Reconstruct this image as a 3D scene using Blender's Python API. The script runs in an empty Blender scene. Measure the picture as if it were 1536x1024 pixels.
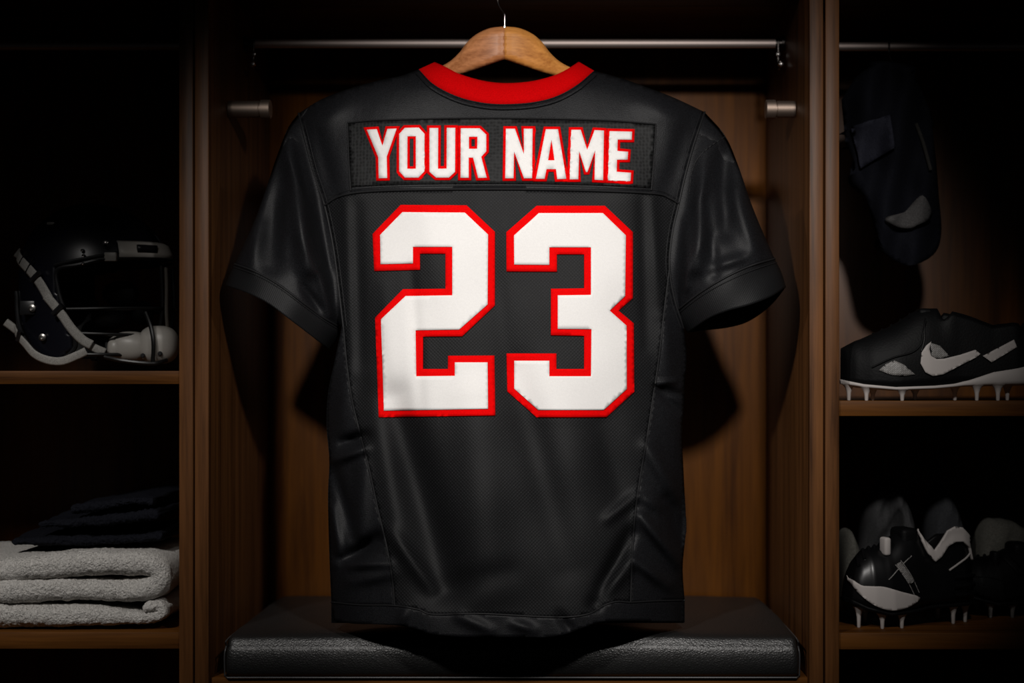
import bpy, bmesh, math, random
import numpy as np
from mathutils import Vector, Matrix, noise as mnoise
from mathutils.geometry import delaunay_2d_cdt

random.seed(7)
S = bpy.context.scene
PI = math.pi
R = math.radians

# ------------------------------------------------------------------ camera
D = 2.2            # camera stands 2.2 m in front of the locker faces (the plane y = 0)
H = 0.90           # camera height above the floor
PX, PY = 840, 560  # where the camera's level axis meets the picture
cam_d = bpy.data.cameras.new('camera'); cam = bpy.data.objects.new('camera', cam_d)
S.collection.objects.link(cam); S.camera = cam
cam.location = (0, -D, H); cam.rotation_euler = (PI/2, 0, 0)
cam_d.lens = 2200/1536*36; cam_d.sensor_width = 36
cam_d.shift_x = -(PX-768)/1536; cam_d.shift_y = (PY-512)/1536
cam_d.dof.use_dof = True; cam_d.dof.focus_distance = 2.17; cam_d.dof.aperture_fstop = 2.4
cam_d.clip_start = 0.05

# ------------------------------------------------------------------ world, lamps, exposure
W = bpy.data.worlds.new('world'); S.world = W; W.use_nodes = True
W.node_tree.nodes['Background'].inputs[0].default_value = (0.9, 0.95, 1.0, 1)
W.node_tree.nodes['Background'].inputs[1].default_value = 0.004
def spot(name, loc, aim, power, size, blend=1.0, rad=.04, col=(1, .96, .92)):
    l = bpy.data.lights.new(name, 'SPOT'); l.energy = power; l.spot_size = R(size); l.spot_blend = blend
    l.shadow_soft_size = rad; l.color = col
    o = bpy.data.objects.new(name, l); S.collection.objects.link(o); o.location = loc
    o.rotation_euler = (Vector(aim)-Vector(loc)).to_track_quat('-Z', 'Y').to_euler()
    return o
spot('spot_lamp', (-.60, -1.45, H+.86), (-.10, .0, H+.08), 72, 41, 1.0, .05)
spot('spot_lamp', (.40, -1.45, H+.86), (.10, .0, H+.11), 68, 48, 1.0, .05)
spot('spot_lamp', (-.95, -1.35, H+.95), (-.86, .03, H-.26), 58, 30, 1.0, .05)  # added lamp with no known source, brightens the towels and helmet
S.view_settings.view_transform = 'Standard'; S.view_settings.look = 'None'
S.view_settings.gamma = 1; S.view_settings.use_curve_mapping = False
S.view_settings.exposure = 0.0
S.cycles.max_bounces = 6; S.cycles.sample_clamp_indirect = 2.0

# ------------------------------------------------------------------ helpers
def P(px, py, Y=0.0):
    k = (D+Y)/2200.0
    return ((px-PX)*k, Y, H+(PY-py)*k)
def tag(o, label=None, cat=None, group=None, kind=None):
    if label: o['label'] = label
    if cat: o['category'] = cat
    if group: o['group'] = group
    if kind: o['kind'] = kind
    return o
def thing(name, label, cat, loc, rotz=0, group=None):
    o = bpy.data.objects.new(name, None); S.collection.objects.link(o); o.empty_display_size = .05
    o.location = loc; o.rotation_euler = (0, 0, rotz)
    return tag(o, label, cat, group)
BASE = {}
def mk(name, verts, faces, mat, parent=None, smooth=True, local=False):
    """one mesh object; world coordinates unless local (then in the thing's own frame)"""
    me = bpy.data.meshes.new(name)
    off = Vector((0, 0, 0))
    if parent is not None and not local:
        q = parent
        while q is not None:
            off += q.location; q = q.parent
    me.from_pydata([tuple(Vector(v)-off) for v in verts], [], faces)
    me.validate(); 
    if mat is not None: me.materials.append(mat)
    if smooth:
        me.polygons.foreach_set('use_smooth', [True]*len(me.polygons))
    me.update()
    o = bpy.data.objects.new(name, me); S.collection.objects.link(o)
    if parent is not None: o.parent = parent
    return o
def fixn(o):
    bm = bmesh.new(); bm.from_mesh(o.data); bmesh.ops.recalc_face_normals(bm, faces=bm.faces); bm.to_mesh(o.data); bm.free()
    return o
def solidify(o, t, off=0):
    m = o.modifiers.new('solid', 'SOLIDIFY'); m.thickness = t; m.offset = off
    return o
class MB:
    def __init__(s): s.v = []; s.f = []
    def add(s, v, f):
        n = len(s.v); s.v += [tuple(a) for a in v]; s.f += [tuple(i+n for i in q) for q in f]; return s
    def box(s, x0, x1, y0, y1, z0, z1, b=0.0015, seg=2):
        bm = bmesh.new(); bmesh.ops.create_cube(bm, size=1)
        for v in bm.verts:
            v.co = Vector(((x0+x1)/2+v.co.x*(x1-x0), (y0+y1)/2+v.co.y*(y1-y0), (z0+z1)/2+v.co.z*(z1-z0)))
        if b > 0:
            bmesh.ops.bevel(bm, geom=bm.edges[:], offset=b, segments=seg, affect='EDGES', profile=.5)
        bm.verts.index_update()
        s.add([v.co[:] for v in bm.verts], [[v.index for v in f.verts] for f in bm.faces]); bm.free(); return s
    def tube(s, pts, r, n=10, cap=True, sq=None):
        pts = [Vector(p) for p in pts]; m = len(pts)
        rr = r if isinstance(r, (list, tuple)) else [r]*m
        T = []
        for i in range(m):
            a = pts[max(i-1, 0)]; b = pts[min(i+1, m-1)]; T.append((b-a).normalized())
        up = Vector((0, 0, 1)) if abs(T[0].z) < .9 else Vector((1, 0, 0))
        nrm = (up-T[0]*up.dot(T[0])).normalized(); V = []; F = []
        for i in range(m):
            nrm = (nrm-T[i]*nrm.dot(T[i])).normalized(); bn = T[i].cross(nrm)
            for k in range(n):
                a = 2*PI*k/n
                ca, sa = math.cos(a), math.sin(a)
                if sq: ca *= sq[0]; sa *= sq[1]
                V.append(pts[i]+(nrm*ca+bn*sa)*rr[i])
        for i in range(m-1):
            for k in range(n):
                F.append((i*n+k, i*n+(k+1) % n, (i+1)*n+(k+1) % n, (i+1)*n+k))
        if cap:
            F.append(tuple(range(n))[::-1]); F.append(tuple((m-1)*n+k for k in range(n)))
        return s.add(V, F)
    def lathe(s, prof, origin, axis='z', n=24):
        V = []; F = []; m = len(prof)
        for (r, h) in prof:
            for k in range(n):
                a = 2*PI*k/n; c, q = r*math.cos(a), r*math.sin(a)
                p = {'z': (c, q, h), 'x': (h, c, q), 'y': (c, h, q)}[axis]
                V.append((origin[0]+p[0], origin[1]+p[1], origin[2]+p[2]))
        for i in range(m-1):
            for k in range(n): F.append((i*n+k, i*n+(k+1) % n, (i+1)*n+(k+1) % n, (i+1)*n+k))
        F.append(tuple(range(n))[::-1]); F.append(tuple((m-1)*n+k for k in range(n)))
        return s.add(V, F)
    def build(s, name, mat, parent=None, smooth=True, local=False):
        o = fixn(mk(name, s.v, s.f, mat, parent, smooth, local))
        if smooth:
            m = o.modifiers.new('edges', 'EDGE_SPLIT'); m.split_angle = R(40)
        return o
def cr(pts, n=10):
    """Catmull-Rom through points of any dimension"""
    p = [np.array(q, float) for q in pts]; p = [2*p[0]-p[1]]+p+[2*p[-1]-p[-2]]; out = []
    for i in range(1, len(p)-2):
        for k in range(n):
            t = k/n
            out.append(.5*((2*p[i])+(-p[i-1]+p[i+1])*t+(2*p[i-1]-5*p[i]+4*p[i+1]-p[i+2])*t*t+(-p[i-1]+3*p[i]-3*p[i+1]+p[i+2])*t**3))
    out.append(p[-2]); return np.array(out)
def resample(c, n):
    c = np.asarray(c, float); d = np.r_[0, np.cumsum(np.linalg.norm(np.diff(c, axis=0), axis=1))]
    t = np.linspace(0, d[-1], n)
    return np.stack([np.interp(t, d, c[:, k]) for k in range(c.shape[1])], 1)
def inside(pt, loops):
    x, y = pt[:, 0], pt[:, 1]; r = np.zeros(len(pt), bool)
    for L in loops:
        L = np.asarray(L); a = L; b = np.roll(L, -1, 0)
        for (x0, y0), (x1, y1) in zip(a, b):
            if y0 == y1: continue
            c = ((y0 > y) != (y1 > y)) & (x < (x1-x0)*(y-y0)/(y1-y0)+x0); r ^= c
    return r
def dist_edges(pt, loops):
    d = np.full(len(pt), 1e9)
    for L in loops:
        L = np.asarray(L); 
        for a, b in zip(L, np.roll(L, -1, 0)):
            ab = b-a; t = np.clip(((pt-a)@ab)/(ab@ab+1e-12), 0, 1); q = a+t[:, None]*ab
            d = np.minimum(d, np.linalg.norm(pt-q, axis=1))
    return d
def fill(loops, h):
    """2-D region (loops: outline, holes) -> fine triangles"""
    V = []; E = []
    for L in loops:
        L = np.asarray(L, float); n0 = len(V); pts = []
        for a, b in zip(L, np.roll(L, -1, 0)):
            k = max(1, int(round(np.linalg.norm(b-a)/h)))
            for j in range(k): pts.append(a+(b-a)*j/k)
        V += pts; m = len(pts); E += [(n0+i, n0+(i+1) % m) for i in range(m)]
    allp = np.array(V); x0, y0 = allp.min(0); x1, y1 = allp.max(0)
    gx, gy = np.meshgrid(np.arange(x0+h/2, x1, h), np.arange(y0+h/2, y1, h)); gx[::2] += h*.25; gx[1::2] -= h*.25
    G = np.stack([gx.ravel(), gy.ravel()], 1); G = G[inside(G, loops)]; 
    if len(G): G = G[dist_edges(G, loops) > h*.45]
    pts = [Vector((float(a), float(b))) for a, b in V]+[Vector((float(a), float(b))) for a, b in G]
    vo, eo, fo = delaunay_2d_cdt(pts, E, [], 0, 1e-6)[:3]
    vo = np.array([(v.x, v.y) for v in vo]); fo = np.array([f for f in fo if len(f) == 3])
    c = vo[fo].mean(1); fo = fo[inside(c, loops)]
    return vo, fo
def offset(L, d, lim=1.9):
    """grow a closed polygon by d (negative shrinks)"""
    L = np.asarray(L, float); ar = .5*np.sum(L[:, 0]*np.roll(L[:, 1], -1)-np.roll(L[:, 0], -1)*L[:, 1])
    s = 1 if ar > 0 else -1; out = []
    for i in range(len(L)):
        a, b, c = L[i-1], L[i], L[(i+1) % len(L)]
        e1 = (b-a)/np.linalg.norm(b-a); e2 = (c-b)/np.linalg.norm(c-b)
        n1 = np.array([e1[1], -e1[0]])*s; n2 = np.array([e2[1], -e2[0]])*s
        m = n1+n2; m /= max(np.linalg.norm(m), 1e-6); k = min(1/max(m@n1, .1), lim); out.append(b+m*d*k)
    return np.array(out)

# ------------------------------------------------------------------ materials
def mat(name, col, rough=.5, metal=0, spec=.5, sheen=0, **kw):
    m = bpy.data.materials.new(name); m.use_nodes = True; b = m.node_tree.nodes['Principled BSDF']
    b.inputs['Base Color'].default_value = (*col, 1); b.inputs['Roughness'].default_value = rough
    b.inputs['Metallic'].default_value = metal; b.inputs['Specular IOR Level'].default_value = spec
    b.inputs['Sheen Weight'].default_value = sheen
    if sheen: b.inputs['Sheen Roughness'].default_value = .4
    for k, v in kw.items(): b.inputs[k].default_value = v
    return m
def N(m, t, **kw):
    n = m.node_tree.nodes.new(t)
    for k, v in kw.items():
        if k in n.inputs: n.inputs[k].default_value = v
        else: setattr(n, k, v)
    return n
def L(m, a, b): m.node_tree.links.new(a, b)
def coords(m, scale=(1, 1, 1), rot=(0, 0, 0)):
    tc = N(m, 'ShaderNodeTexCoord'); mp = N(m, 'ShaderNodeMapping'); mp.inputs['Scale'].default_value = scale
    mp.inputs['Rotation'].default_value = rot
    L(m, tc.outputs['Object'], mp.inputs['Vector']); return mp.outputs['Vector']
def bump(m, h, strength, dist, prev=None):
    b = N(m, 'ShaderNodeBump'); b.inputs['Strength'].default_value = strength; b.inputs['Distance'].default_value = dist
    L(m, h, b.inputs['Height'])
    if prev is not None: L(m, prev, b.inputs['Normal'])
    L(m, b.outputs['Normal'], m.node_tree.nodes['Principled BSDF'].inputs['Normal']); return b.outputs['Normal']
def ramp(m, fac, stops):
    r = N(m, 'ShaderNodeValToRGB'); e = r.color_ramp.elements
    while len(e) < len(stops): e.new(.5)
    for q, (p, c) in zip(e, stops): q.position = p; q.color = (*c, 1)
    L(m, fac, r.inputs['Fac']); return r.outputs['Color']
def wood(name, dark, light, axis='z', rough=.42, sc=1, spec=.5):
    m = mat(name, light, rough, spec=spec); s = {'z': (38*sc, 38*sc, 1.6), 'x': (1.6, 38*sc, 38*sc)}[axis]
    v = coords(m, s)
    n1 = N(m, 'ShaderNodeTexNoise', Scale=1.0, Detail=6.0, Roughness=.65, Distortion=.4); L(m, v, n1.inputs['Vector'])
    v2 = coords(m, tuple(q*5 for q in s))
    n2 = N(m, 'ShaderNodeTexNoise', Scale=1.0, Detail=3.0); L(m, v2, n2.inputs['Vector'])
    mx = N(m, 'ShaderNodeMath', operation='MULTIPLY_ADD'); L(m, n2.outputs['Fac'], mx.inputs[0]); mx.inputs[1].default_value = .35; 
    L(m, n1.outputs['Fac'], mx.inputs[2])
    c = ramp(m, mx.outputs[0], [(.42, dark), (.62, tuple((a+b)/2 for a, b in zip(dark, light))), (.86, light)])
    L(m, c, m.node_tree.nodes['Principled BSDF'].inputs['Base Color'])
    bump(m, mx.outputs[0], .25, .0006)
    return m
M = {}
M['walnut'] = wood('walnut_upright', (.026, .009, .0026), (.165, .066, .021), spec=.2, rough=.45)
M['walnut_x'] = wood('walnut_board', (.024, .007, .0015), (.150, .056, .011), 'x', spec=.12, rough=.5)
M['back'] = wood('walnut_back', (.046, .0125, .0008), (.185, .060, .0040), sc=.7, rough=.42, spec=.38)
def fabric(name, col, rough, kind, sheen=.3, bstr=.5, spec=.4, con=1.0):
    m = mat(name, col, rough, spec=spec, sheen=sheen); bsdf = m.node_tree.nodes['Principled BSDF']
    if kind == 'mesh':      # rows of small knitted dots
        v = coords(m, (1, 1, 1))
        sp = N(m, 'ShaderNodeSeparateXYZ'); L(m, v, sp.inputs[0])
        def sn(sock, f, ph=0):
            a = N(m, 'ShaderNodeMath', operation='MULTIPLY_ADD'); L(m, sock, a.inputs[0]); a.inputs[1].default_value = f; a.inputs[2].default_value = ph
            b = N(m, 'ShaderNodeMath', operation='SINE'); L(m, a.outputs[0], b.inputs[0]); return b.outputs[0]
        f = 2*PI/.0052
        a = sn(sp.outputs['X'], f); b = sn(sp.outputs['Z'], f)
        mul = N(m, 'ShaderNodeMath', operation='MULTIPLY'); L(m, a, mul.inputs[0]); L(m, b, mul.inputs[1])
        nz = N(m, 'ShaderNodeTexNoise', Scale=900.0, Detail=2.0); L(m, v, nz.inputs['Vector'])
        ad = N(m, 'ShaderNodeMath', operation='MULTIPLY_ADD'); L(m, nz.outputs['Fac'], ad.inputs[0]); ad.inputs[1].default_value = 2.2; L(m, mul.outputs[0], ad.inputs[2])
        rs = N(m, 'ShaderNodeMapRange'); rs.inputs['From Min'].default_value = -.2; rs.inputs['From Max'].default_value = 2.4; L(m, ad.outputs[0], rs.inputs['Value']); ad = rs
        hN = ad.outputs[0]
        c = ramp(m, hN, [(.05, tuple(q*.35 for q in col)), (.55, tuple(q*.8 for q in col)), (.85, tuple(q*1.5 for q in col)), (1.0, tuple(min(1, q*3.6) for q in col))])
        L(m, c, bsdf.inputs['Base Color']); bump(m, hN, bstr, .0009)
    elif kind == 'dots':    # hexagonal pin holes
        v = coords(m, (1, .02, 1)); vo = N(m, 'ShaderNodeTexVoronoi', Scale=185.0, Randomness=.4); L(m, v, vo.inputs['Vector'])
        c = ramp(m, vo.outputs['Distance'], [(.22, tuple(q*.2 for q in col)), (.42, col), (.7, tuple(q*1.7 for q in col))])
        L(m, c, bsdf.inputs['Base Color']); bump(m, vo.outputs['Distance'], bstr, .0008)
    else:
        v = coords(m, (1, 1, 1)); nz = N(m, 'ShaderNodeTexNoise', Scale=kind, Detail=2.0); L(m, v, nz.inputs['Vector'])
        c = ramp(m, nz.outputs['Fac'], [(.3, tuple(q*(1-.28*con) for q in col)), (.7, tuple(min(1, q*(1+.3*con)) for q in col))])
        L(m, c, bsdf.inputs['Base Color']); pv = bump(m, nz.outputs['Fac'], bstr, .0004)
        if name == 'black_satin':
            wr = N(m, 'ShaderNodeTexNoise', Scale=17.0, Detail=2.0, Roughness=.5, Distortion=.3); L(m, coords(m, (1.3, 1, .7)), wr.inputs['Vector']); bump(m, wr.outputs['Fac'], .30, .007, pv)
    return m
M['mesh'] = fabric('black_knit', (.0082, .0084, .0093), .58, 'mesh', 0, .35, .18)
M['satin'] = fabric('black_satin', (.0086, .0088, .0102), .50, 620.0, 0, .9, .19, 1.6)
M['plate'] = fabric('black_pinhole_mesh', (.0075, .0077, .0080), .55, 'dots', 0, .4, .18)
M['thread'] = fabric('black_thread', (.012, .012, .013), .55, 1200.0, 0, .4, .2)
M['white'] = fabric('white_twill', (.83, .815, .80), .8, 520.0, 0, .16, .1, .12)
M['red'] = fabric('red_twill', (.78, .0015, .002), .8, 700.0, 0, .3, .03, .5)
M['ribred'] = fabric('red_rib_knit', (.56, .001, .002), .85, 700.0, 0, .4, .03, .6)
M['chrome'] = mat('brushed_steel', (.62, .58, .56), .24, 1)
M['rodm'] = mat('satin_steel_rod', (.80, .68, .63), .60, 1)
M['darkmetal'] = mat('dark_bronze', (.10, .09, .085), .3, 1)
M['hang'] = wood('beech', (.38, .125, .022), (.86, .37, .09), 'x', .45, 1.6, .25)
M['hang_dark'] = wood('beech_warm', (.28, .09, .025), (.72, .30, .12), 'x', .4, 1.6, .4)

# leather
m = M['leather'] = mat('black_leather', (.011, .011, .011), .42, spec=1.0)
v = coords(m); vo = N(m, 'ShaderNodeTexVoronoi', Scale=260.0, feature='DISTANCE_TO_EDGE'); L(m, v, vo.inputs['Vector'])
nz = N(m, 'ShaderNodeTexNoise', Scale=140.0, Detail=4.0); L(m, v, nz.inputs['Vector'])
nn = bump(m, vo.outputs['Distance'], .55, .0012); bump(m, nz.outputs['Fac'], .5, .0010, nn)

# ------------------------------------------------------------------ the room around the lockers
tag(MB().box(-3, 3, -3.2, .95, -.06, 0).build('floor', mat('dark_carpet', (.02, .018, .017), .9), smooth=False), kind='structure')
tag(MB().box(-3, 3, .60, .70, 0, 2.6).build('wall_back', mat('dark_paint', (.02, .018, .016), .8), smooth=False), kind='structure')

# ------------------------------------------------------------------ lockers
DEPTH = .454
ZT = H+.602        # underside of the top board
def xf(px): return (px-PX)/1000.0
def locker(label, x0, x1, t=.021, seat=None):
    t_ = thing('locker_cabinet', label, 'locker', ((x0+x1)/2, .2, 0))
    for (a, b) in ((x0, x0+t), (x1-t, x1)):
        MB().box(a, b, 0, DEPTH+.02, 0, ZT+.06, .0014).build('side_panel', M['walnut'], t_)
    e = .0004
    MB().box(x0+t+e, x1-t-e, DEPTH, DEPTH+.018, .0, ZT+.05, .001).build('back_panel', M['back'], t_)
    MB().box(x0+t+e, x1-t-e, .004, DEPTH-e, ZT, ZT+.04, .001).build('top_panel', M['walnut_x'], t_)
    MB().box(x0+t+e, x1-t-e, .012, DEPTH-e, .02, .05, .001).build('bottom_panel', M['walnut_x'], t_)
    return t_
def rod(parent, x0, x1, py=65.5, Y=.25, r=.0072):
    z = P(0, py, Y)[2]; o = MB().tube([(x0, Y, z), (x1, Y, z)], r, 28).build('hanging_rod', M['rodm'], parent)
    for x, s in ((x0, 1), (x1, -1)):
        MB().lathe([(.013, 0), (.013, s*.004), (.0085, s*.0045), (.0085, s*.014)], (x, Y, z), 'x').build('rod_socket', M['darkmetal'], parent)
    return o
def shelf(parent, x0, x1, py0, py1, Y=.006, d=None):
    z1 = P(0, py0, Y)[2]; z0 = P(0, py1, Y)[2]
    return MB().box(x0, x1, Y, DEPTH-.0005, z0, z1, .0015).build('shelf', M['walnut_x'], parent)
lk_l = locker('dark walnut locker on the left holding the football helmet and towels', xf(-460), xf(289.5))
lk_c = locker('central open walnut locker with the leather bench where the jersey hangs', xf(292), xf(1235))
lk_r = locker('dark walnut locker on the right holding the cleats on two shelves', xf(1238), xf(1990))
LX0, LX1 = xf(-460)+.0215, xf(289.5)-.0215
CX0, CX1 = xf(292)+.0215, xf(1235)-.0215
RX0, RX1 = xf(1238)+.0215, xf(1990)-.0215
rod(lk_l, LX0, LX1, 69); rod(lk_c, CX0, CX1); rod(lk_r, RX0, RX1, 70)
shelf(lk_l, LX0, LX1, 556, 576); shelf(lk_l, LX0, LX1, 948, 973)
shelf(lk_r, RX0, RX1, 601, 624); shelf(lk_r, RX0, RX1, 949, 974)
# second, nearer rod above the frame: the jersey's hanger hooks over it
zr2 = P(0, -34, .085)[2]
MB().tube([(CX0, .085, zr2), (CX1, .085, zr2)], .008, 24).build('hanging_rod', M['darkmetal'], lk_c)
# seat board under the cushion with a front rail
MB().box(CX0, CX1, .010, DEPTH-.0005, P(0, 1040, 0)[2], P(0, 1018, 0)[2], .0015).build('seat_board', M['walnut_x'], lk_c)
MB().box(CX0, CX1, .030, .048, .051, P(0, 1041, 0)[2], .0015).build('front_board', M['walnut_x'], lk_c)
# short satin pegs standing out of the side walls
M['pegm'] = mat('satin_bronze_peg', (.36, .28, .23), .55, 1)
zr = P(0, 164, .13)[2]
for s_, xw, ln in ((1, CX0, .067), (-1, CX1, .047)):
    MB().lathe([(.0120, 0), (.0138, .001), (.0138, ln-.020)] if 0 else [(.0120, 0), (.0132, s_*.001), (.0132, s_*(ln-.018)), (.0120, s_*(ln-.0175)), (.0120, s_*(ln-.0155)), (.0150, s_*(ln-.015)), (.0150, s_*(ln-.001)), (.0140, s_*ln)], (xw, .13, zr), 'x', 28).build('garment_peg', M['pegm'], lk_c)

# ------------------------------------------------------------------ coat hooks on the rod
def coat_hook(px, label):
    x, Y, z = P(px, 65.5, .25)
    t_ = thing('coat_hook', label, 'hook', (x, Y, z), group=None)
    pts = [(x+.0005, Y+.0110, z-.004)]+[(x, Y+.0085*math.cos(a), z+.0085*math.sin(a)) for a in np.linspace(0, PI, 10)]
    pts += [(x, Y-.0085, z-.020), (x, Y-.009, z-.034), (x+.001, Y-.016, z-.045), (x+.002, Y-.024, z-.043), (x+.002, Y-.027, z-.036)]
    MB().tube(cr(pts, 4), .0020, 10).build('hook_wire', M['darkmetal'], t_)
    MB().lathe([(.001, -.0048), (.0035, -.004), (.0052, 0), (.0035, .004), (.001, .0048)], (x+.002, Y-.027, z-.040), 'y', 18).build('hook_tip', M['chrome'], t_)
    MB().lathe([(.001, -.003), (.0038, -.002), (.0038, .002), (.001, .003)], (x, Y-.011, z-.020), 'y', 14).build('hook_rivet', M['chrome'], t_)
coat_hook(382, 'small dark metal hook on the rod at the left of the hanger')
coat_hook(1166, 'small dark metal hook on the rod near the right upright')

# ------------------------------------------------------------------ bench cushion
def cushion():
    x0, x1 = P(340, 0, .02)[0], P(1197, 0, .02)[0]
    zt = P(0, 947, .045)[2]; zb = P(0, 1016.5, .01)[2]
    t_ = thing('bench_cushion', 'long black leather bench cushion below the jersey', 'cushion', ((x0+x1)/2, .22, zb))
    y0, y1 = .006, .448; V = []; F = []
    nx, n = 160, 0
    # cross-section (Y, Z), rounded at the top front, gently crowned
    r = .024
    sec = [tuple(q) for q in cr([(y0+.012, zb), (y0+.004, zb+.006), (y0+.0005, zb+.018), (y0, zb+.032), (y0+.002, zb+.044), (y0+.006, zt-.013), (y0+.013, zt-.004), (y0+.024, zt)], 5)]
    for q in np.linspace(.08, .9, 10): sec.append((y0+r+q*(y1-y0-2*r), zt+.004*math.sin(PI*q)-.006*q))
    for a in np.linspace(90, 0, 6): sec.append((y1-.012+.012*math.cos(R(a)), zt-.018+.012*math.sin(R(a))))
    sec += [(y1, zb+.005), (y1-.01, zb)]
    m = len(sec); xs = np.concatenate([x0+.012*(1-np.cos(np.linspace(0, PI/2, 8))), np.linspace(x0+.02, x1-.02, nx), x1-.012*(1-np.cos(np.linspace(PI/2, 0, 8)))])
    for i, x in enumerate(xs):
        e = min(x-x0, x1-x); k = math.sqrt(max(0, 1-(1-min(e/.012, 1))**2))
        for (y, z) in sec:
            cy, cz = (y0+y1)/2, (zt+zb)/2
            w = mnoise.noise((x*7, y*9, 1.3))*.0035+mnoise.noise((x*25, y*25, 4))*.0008
            top = max(0, (z-zb)/(zt-zb))
            V.append((x, cy+(y-cy)*(1-.035*(1-k))-w*.4*top, zb+(z-zb)*(1-.22*(1-k))+w*top))
    k = len(xs)
    for i in range(k-1):
        for j in range(m): F.append((i*m+j, i*m+(j+1) % m, (i+1)*m+(j+1) % m, (i+1)*m+j))
    F.append(tuple(range(m))); F.append(tuple((k-1)*m+j for j in range(m))[::-1])
    fixn(mk('cushion_pad', V, F, M['leather'], t_))
    pip = [(x0-.0008, .20, zb+.0025), (x0-.0008, .012, zb+.0025), (x0+.004, y0-.0004, zb+.0015), (x1-.004, y0-.0004, zb+.0015), (x1+.0008, .012, zb+.0025), (x1+.0008, .20, zb+.0025)]
    MB().tube(pip, .0014, 8).build('piping', mat('leather_piping', (.05, .05, .052), .3), t_)
    sd = [(x1+.0002, .0085, zb+.004), (x1+.0004, .0075, zb+.035), (x1-.001, .014, zt-.016), (x1-.002, .03, zt-.006), (x1-.002, .30, zt-.008)]
    MB().tube(cr(sd, 5), .0012, 8).build('piping', bpy.data.materials['leather_piping'], t_)
    sd = [(2*(x0+x1)/2-a, b, c) for a, b, c in sd]
    MB().tube(cr(sd, 5), .0012, 8).build('piping', bpy.data.materials['leather_piping'], t_)
cushion()

# ------------------------------------------------------------------ jersey
def ridge(px, py, a, b, w, amp, p=2.0):
    a = np.array(a, float); b = np.array(b, float); ab = b-a; l2 = ab@ab
    t = ((px-a[0])*ab[0]+(py-a[1])*ab[1])/l2; tc = np.clip(t, 0, 1)
    d = np.hypot(px-a[0]-tc*ab[0], py-a[1]-tc*ab[1])
    return amp*np.exp(-(d/w)**p)*(.35+.65*np.sin(PI*np.clip(tc*.8+.1, 0, 1)))
TF = [ # torso folds: from, to, width, height towards the viewer (m)
 ((592, 600), (668, 880), 27, -.020), ((560, 560), (606, 850), 16, .004), ((588, 800), (648, 884), 11, .010),
 ((706, 600), (735, 860), 42, .017), ((775, 560), (850, 850), 26, -.008), ((850, 640), (860, 900), 45, .007),
 ((616, 400), (632, 612), 9, -.0035), ((575, 430), (590, 600), 12, .0015), ((640, 890), (760, 860), 20, -.006),
 ((952, 745), (912, 778), 8, .007), ((900, 893), (944, 848), 10, .009), ((945, 800), (893, 905), 10, -.012), ((905, 640), (935, 760), 20, -.005),
 ((962, 775), (1016, 843), 9, .013), ((950, 838), (1000, 878), 9, .010), ((972, 670), (1012, 742), 12, .010), ((1002, 752), (1022, 812), 12, -.010),
 ((964, 745), (985, 760), 8, .005), ((985, 574), (1013, 572), 3.2, .006), ((985, 582), (1025, 592), 5, -.007), ((992, 590), (1022, 618), 5, -.006),
 ((996, 480), (1002, 560), 12, .006), ((514, 664), (548, 654), 8, -.013), ((503, 690), (548, 673), 7, .010), ((500, 700), (530, 806), 9, -.008),
 ((545, 700), (540, 800), 12, .006), ((516, 842), (566, 808), 11, -.018), ((504, 846), (585, 846), 8, .009), ((498, 760), (510, 830), 6, .008),
 ((520, 556), (512, 640), 14, .006), ((530, 872), (588, 860), 9, .006),
 ((535, 310), (540, 540), 9, -.003), ((518, 300), (528, 560), 8, .0035), ((978, 300), (990, 470), 8, .0035), ((963, 300), (970, 520), 9, -.003),
 ((735, 300), (760, 560), 14, -.002), ((640, 300), (650, 420), 16, .0015), ((475, 200), (500, 290), 10, -.005), ((1035, 180), (1000, 290), 14, -.005),
 ((520, 150), (470, 200), 16, .005), ((965, 150), (1030, 190), 18, .004), ((600, 112), (560, 132), 8, .003),
 ((690, 925), (735, 945), 8, .006), ((770, 935), (800, 945), 8, .007), ((840, 925), (860, 950), 8, -.006), ((610, 915), (600, 935), 7, .005),
]
SHL = cr([(448, 170), (520, 133), (570, 121), (628, 104), (700, 104), (800, 104), (891, 106), (955, 126), (1010, 146), (1057, 168)], 8)
def torsoY(px, py):
    px = np.asarray(px, float); py = np.asarray(py, float)
    cx = 757; hw = np.interp(py, [100, 170, 300, 500, 700, 950], [312, 308, 290, 276, 272, 271])
    t = np.clip(np.abs(px-cx)/hw, 0, .985); prof = 1-np.sqrt(1-t**2.4)
    B = np.interp(py, [100, 200, 350, 500, 950], [.040, .070, .095, .110, .165])
    Yc = np.interp(py, [90, 130, 300, 600, 900, 955], [.055, .035, .000, -.035, -.075, -.082])
    Y = Yc+B*prof
    sh = np.interp(px, SHL[:, 0], SHL[:, 1]); d = np.clip(py-sh, 0, 400); Y = Y+.028*np.exp(-d/14.)
    for a, b, w, k in TF: Y = Y-ridge(px, py, a, b, w, k*(1.7 if (a[0] < 560 or a[0] > 944) and a[1] > 480 else 1.35))
    Y = Y-.0018*np.sin(px*.031+py*.012)-.0012*np.sin(px*.061-py*.021+1)-.0008*np.sin(py*.05+px*.02)
    return Y
def tp(px, py, off=0.0):
    return P(px, py, float(torsoY(px, py))-off)
jer = thing('football_jersey', 'black football jersey numbered 23 with YOUR NAME hanging on a wooden hanger', 'jersey', P(757, 955, .02))
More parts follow.
